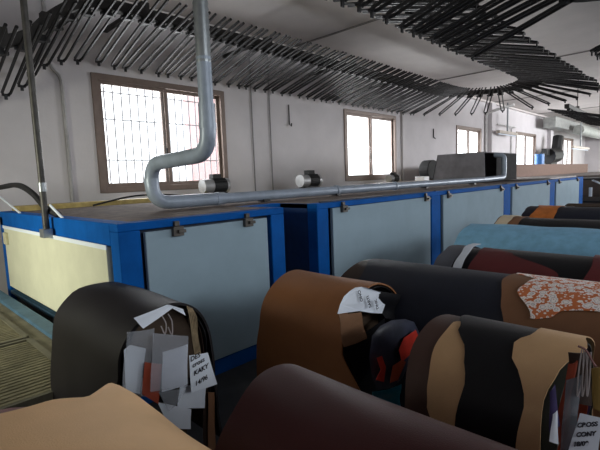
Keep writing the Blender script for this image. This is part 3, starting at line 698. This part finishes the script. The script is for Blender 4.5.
# white card lying over the arch edge
quad('paper_card', [(133.5, 318), (167, 304.5), (173, 307.5), (143, 328.5)], YB1-.022, PAPER, 'white folded card under the rim of the black hide', 'card', bulge=.004)
quad('paper_card', [(168, 304.5), (183, 309), (185.5, 315.5), (173, 308.8)], YB1-.022, PAPER, 'small white flap at the apex of the black hide end', 'card', bulge=.002)
tg = quad('handwritten_tag', [(189, 355.5), (207.5, 352.5), (217, 384), (191, 392.5)], YB1-.06, PAPER, 'white handwritten tag reading KAKY 14/96 on raffia', 'tag', bulge=.003)
writing(tg, [(190.5, 362, YB1-.066, 'DES'), (192.5, 368, YB1-.067, 'cross'), (194, 376, YB1-.067, 'KAKY'), (195, 386.5, YB1-.066, '14/96')], .032, -.16)
for k in range(5):
    cord('raffia_cord', [on_y(187+k*1.2, 306+k*.6, YB1-.01), on_y(190+k*1.6, 318, YB1-.03), on_y(192+k*1.3, 334, YB1-.05), on_y(195+k*1.4, 355, YB1-.056)], .003, RAFFIA, parent=tg)
for k, (a, b) in enumerate((((162, 316), (165, 334)), ((168, 314), (172, 335)))):
    cord('white_string', [on_y(a[0], a[1], YB1-.02), on_y(a[0]+4, a[1]+8, YB1-.05), on_y(b[0], b[1], YB1-.07), on_y(b[0]-4, b[1]-8, YB1-.05)], .003, STRING, 'white string loop holding the plastic sleeve, %s' % ('nearer the clear bag' if k == 0 else 'nearer the raffia'), 'string')
# hanging brown straps right of the papers
for k, (xx, mt_, lb) in enumerate(((206, L_DKBR, 'dark brown hide strip hanging beside the white card'), (211, L_MBRN, 'mid brown hide strip hanging at the right of the papers'))):
    quad('hide_strip', [(xx-3, 392), (xx+2.5, 392), (xx+4, 450), (xx-3, 450)], YB1-.01-.02*k, mt_, lb, 'hide strip', th=.004)

# tan brown hide end
YN = 1.27
tg2 = thing('handwritten_tag', on_y(364, 300, YN), 'white handwritten tag lying on the tan brown hide edge', 'tag')
outl = [(337.5, 314), (340, 305), (344, 296.5), (350, 291), (355.5, 287.5), (362, 286.8), (368, 288), (379, 292), (390, 297.5), (386, 302.5), (382, 313.5), (372, 313), (359.5, 311), (350, 312)]
MB().prism([on_y(x_, y_, YN+.012*math.sin(x_*.2)) for x_, y_ in outl], (0, .0015, 0)).build('tag_card', PAPER, tg2)
def writing_flip(parent, lines, size, roll):
    writing(parent, lines, size, roll)
writing_flip(tg2, [(379, 309, YN-.016, 'TINK'), (371.5, 307, YN-.016, 'SARTI'), (363, 301, YN-.016, 'ONO')], .028, -PI/2-.35)
quad('hide_flap', [(338, 314), (360, 312), (366, 338), (343, 347)], YN+.005, leather('flap_tan', (132, 98, 74), .5), 'lighter tan flap of hide folded under the white tag', 'hide flap', th=.004, bulge=.01)
quad('hide_flap', [(372, 290), (408, 296), (419, 322), (384, 318)], YN+.02, L_JET, 'glossy black hide flap above the plastic bag', 'hide flap', th=.004, bulge=.02)
quad('hide_flap', [(343, 346), (384, 318), (376, 392), (372, 416)], YN+.02, L_JET, 'dark inner hide hanging in the tan brown hide end', 'hide flap', th=.004, bulge=.01)
YG = 1.07
bg = thing('plastic_bag', on_y(397, 350, YG-.06), 'dark grey plastic bag with red orange print', 'bag')
def blob(px, Y, mt, name, parent, dep, seed):
    c = sum((on_y(x_, y_, Y) for x_, y_ in px), Vector())/len(px); nzf = smooth_noise(seed)
    rings = []
    for k in range(7):
        s_ = math.cos(k/6*PI/2); row = []
        for (x_, y_) in px:
            p = on_y(x_, y_, Y); q = c+(p-c)*s_; q.y -= dep*math.sin(k/6*PI/2)*(1+.6*nzf(x_*.09, y_*.09)); row.append(q)
        rings.append(row)
    n = len(px); vs = [p for r in rings for p in r]
    fs = [(i*n+j, i*n+(j+1) % n, (i+1)*n+(j+1) % n, (i+1)*n+j) for i in range(6) for j in range(n)]+[tuple(range(n))[::-1]]
    return MB().add(vs, fs).build(name, mt, parent, smooth=True, angle=80)
DKBAG = mat('plastic_dark', (50, 54, 70), .42, vary=.3, scale=14)
blob([(372, 336), (380, 326), (392, 320), (405, 319), (414, 322), (419, 332), (418, 346), (410, 360), (402, 378), (392, 388), (378, 390), (372, 378), (369, 358)], YG, DKBAG, 'bag_body', bg, .028, 3)
REDP = mat('print_red', (206, 62, 50), .35, vary=.15, scale=14)
ORP = mat('print_orange', (170, 78, 48), .4)
poly_sheet('print_patch', [(404, 338), (416, 330), (419, 338), (413, 352), (402, 362), (399, 350)], YG-.044, REDP, None, None, parent=bg)
poly_sheet('print_patch', [(377, 358), (382, 356), (386, 367), (384, 382), (376, 380), (381, 370)], YG-.044, REDP, None, None, parent=bg)
poly_sheet('print_patch', [(393, 366), (402, 360), (406, 362), (398, 380), (390, 383)], YG-.045, ORP, None, None, parent=bg)
quad('plastic_sheet', [(372, 392), (400, 384), (400, 412), (368, 404)], YG+.03, L_TEAL, 'teal plastic sheet under the printed bag', 'sheet', th=.003, bulge=.015)

# patchwork end
quad('hide_flap', [(569, 364), (576, 360), (561, 440), (553, 440)], 0, L_RUST, 'rust orange hide edge hanging inside the patchwork end', 'hide flap', th=.004, bulge=.008, pl=.002)
quad('hide_flap', [(568, 352), (590, 352), (590, 405), (570, 400)], 0, L_DKBR, 'dark brown hide fold inside the apex of the patchwork end', 'hide flap', th=.004, bulge=.008, pl=-.015)
quad('plastic_sleeve', [(566, 380), (582, 374), (574, 450), (560, 450)], 0, clear('smoke_plastic', (120, 124, 132), .6), 'smoky plastic sleeve inside the patchwork end', 'sleeve', pl=.016, bulge=.004)
quad('hide_flap', [(550, 392), (554, 384), (559, 425), (549, 432)], 0, L_PURP, 'purple hide edge hanging inside the patchwork end', 'hide flap', th=.003, bulge=.003, pl=.012)
quad('paper_sheet', [(553, 414), (557, 410), (558, 444), (549, 441)], 0, PAPER, 'small pale blue white paper at the bottom of the patchwork end', 'paper', bulge=.002, pl=.024)
tg3 = quad('handwritten_tag', [(580, 413), (603, 418), (596, 462), (566, 458)], 0, PAPER2, 'white handwritten tag reading CROSS at the lower right', 'tag', bulge=.002, pl=.036)
writing(tg3, [(577, 427.5, .040, 'CROSS'), (576, 437, .040, 'CONY'), (573, 446.5, .040, '18/09')], .0165, -.12, True)
for k in range(3):
    cord('tag_string', [on_pl(582+k*2, 349, .012), on_pl(579+k*4, 370, .03), on_pl(577+k*5, 396, .033), on_pl(581+k*4, 384, .03), on_pl(585+k*3, 352, .014)], .0018, STRING, parent=tg3)
cord('knotted_string', [on_pl(578, 346, .012), on_pl(586, 350, .02), on_pl(593, 362, .03), on_pl(596, 366, .03)], .003, L_MAUVE, 'knotted pale string across the patchwork end', 'string')
quad('hide_flap', [(591, 368), (606, 364), (606, 412), (593, 408)], 0, L_MUST, 'mustard hide corner at the right edge', 'hide flap', th=.004, pl=-.03)

# ------------------------------------------------------------------ light
wd = bpy.data.worlds.new('sky'); C.world = wd; wd.use_nodes = True
bgn = wd.node_tree.nodes['Background']; bgn.inputs['Color'].default_value = (.92, .96, 1, 1); bgn.inputs['Strength'].default_value = 3.0
def area(name, loc, target, sx, sy, power, col=(1, 1, 1), spread=PI):
    l = bpy.data.lights.new(name, 'AREA'); l.shape = 'RECTANGLE'; l.size = sx; l.size_y = sy; l.energy = power; l.color = col; l.spread = spread
    o = bpy.data.objects.new(name, l); COL.objects.link(o); o.location = loc
    o.rotation_euler = (Vector(target)-Vector(loc)).to_track_quat('-Z', 'Y').to_euler(); return o
for i, (a, b, c, d) in enumerate(WIN):       # daylight entering through each window
    area('window_daylight', ((a+b)/2, YW+.5, (c+d)/2), ((a+b)/2, 0, 2.3), b-a, d-c, 150, (.95, .98, 1))
area('front_daylight', (23, YB+.1, 2.8), (20, 5, 3.0), 16, 2.6, 3300, (.96, .98, 1))
area('front_daylight', (4, YB+.1, 3.6), (4, 3, 1.2), 8, 1.6, 330, (.92, .97, 1))     # stand-ins for unseen openings; the wall opposite the windows is closed
area('far_daylight', (39.5, 0, 2.4), (20, 3, 2.2), 8, 3, 700, (.96, 1, .94))
area('left_lamp', (-2.6, 4.4, 1.9), (1.2, 4.7, .8), .3, 1.2, 40, (1, 1, .8), 1.7)

C.view_settings.view_transform = 'Standard'; C.view_settings.look = 'None'; C.view_settings.exposure = .12; C.view_settings.gamma = 1
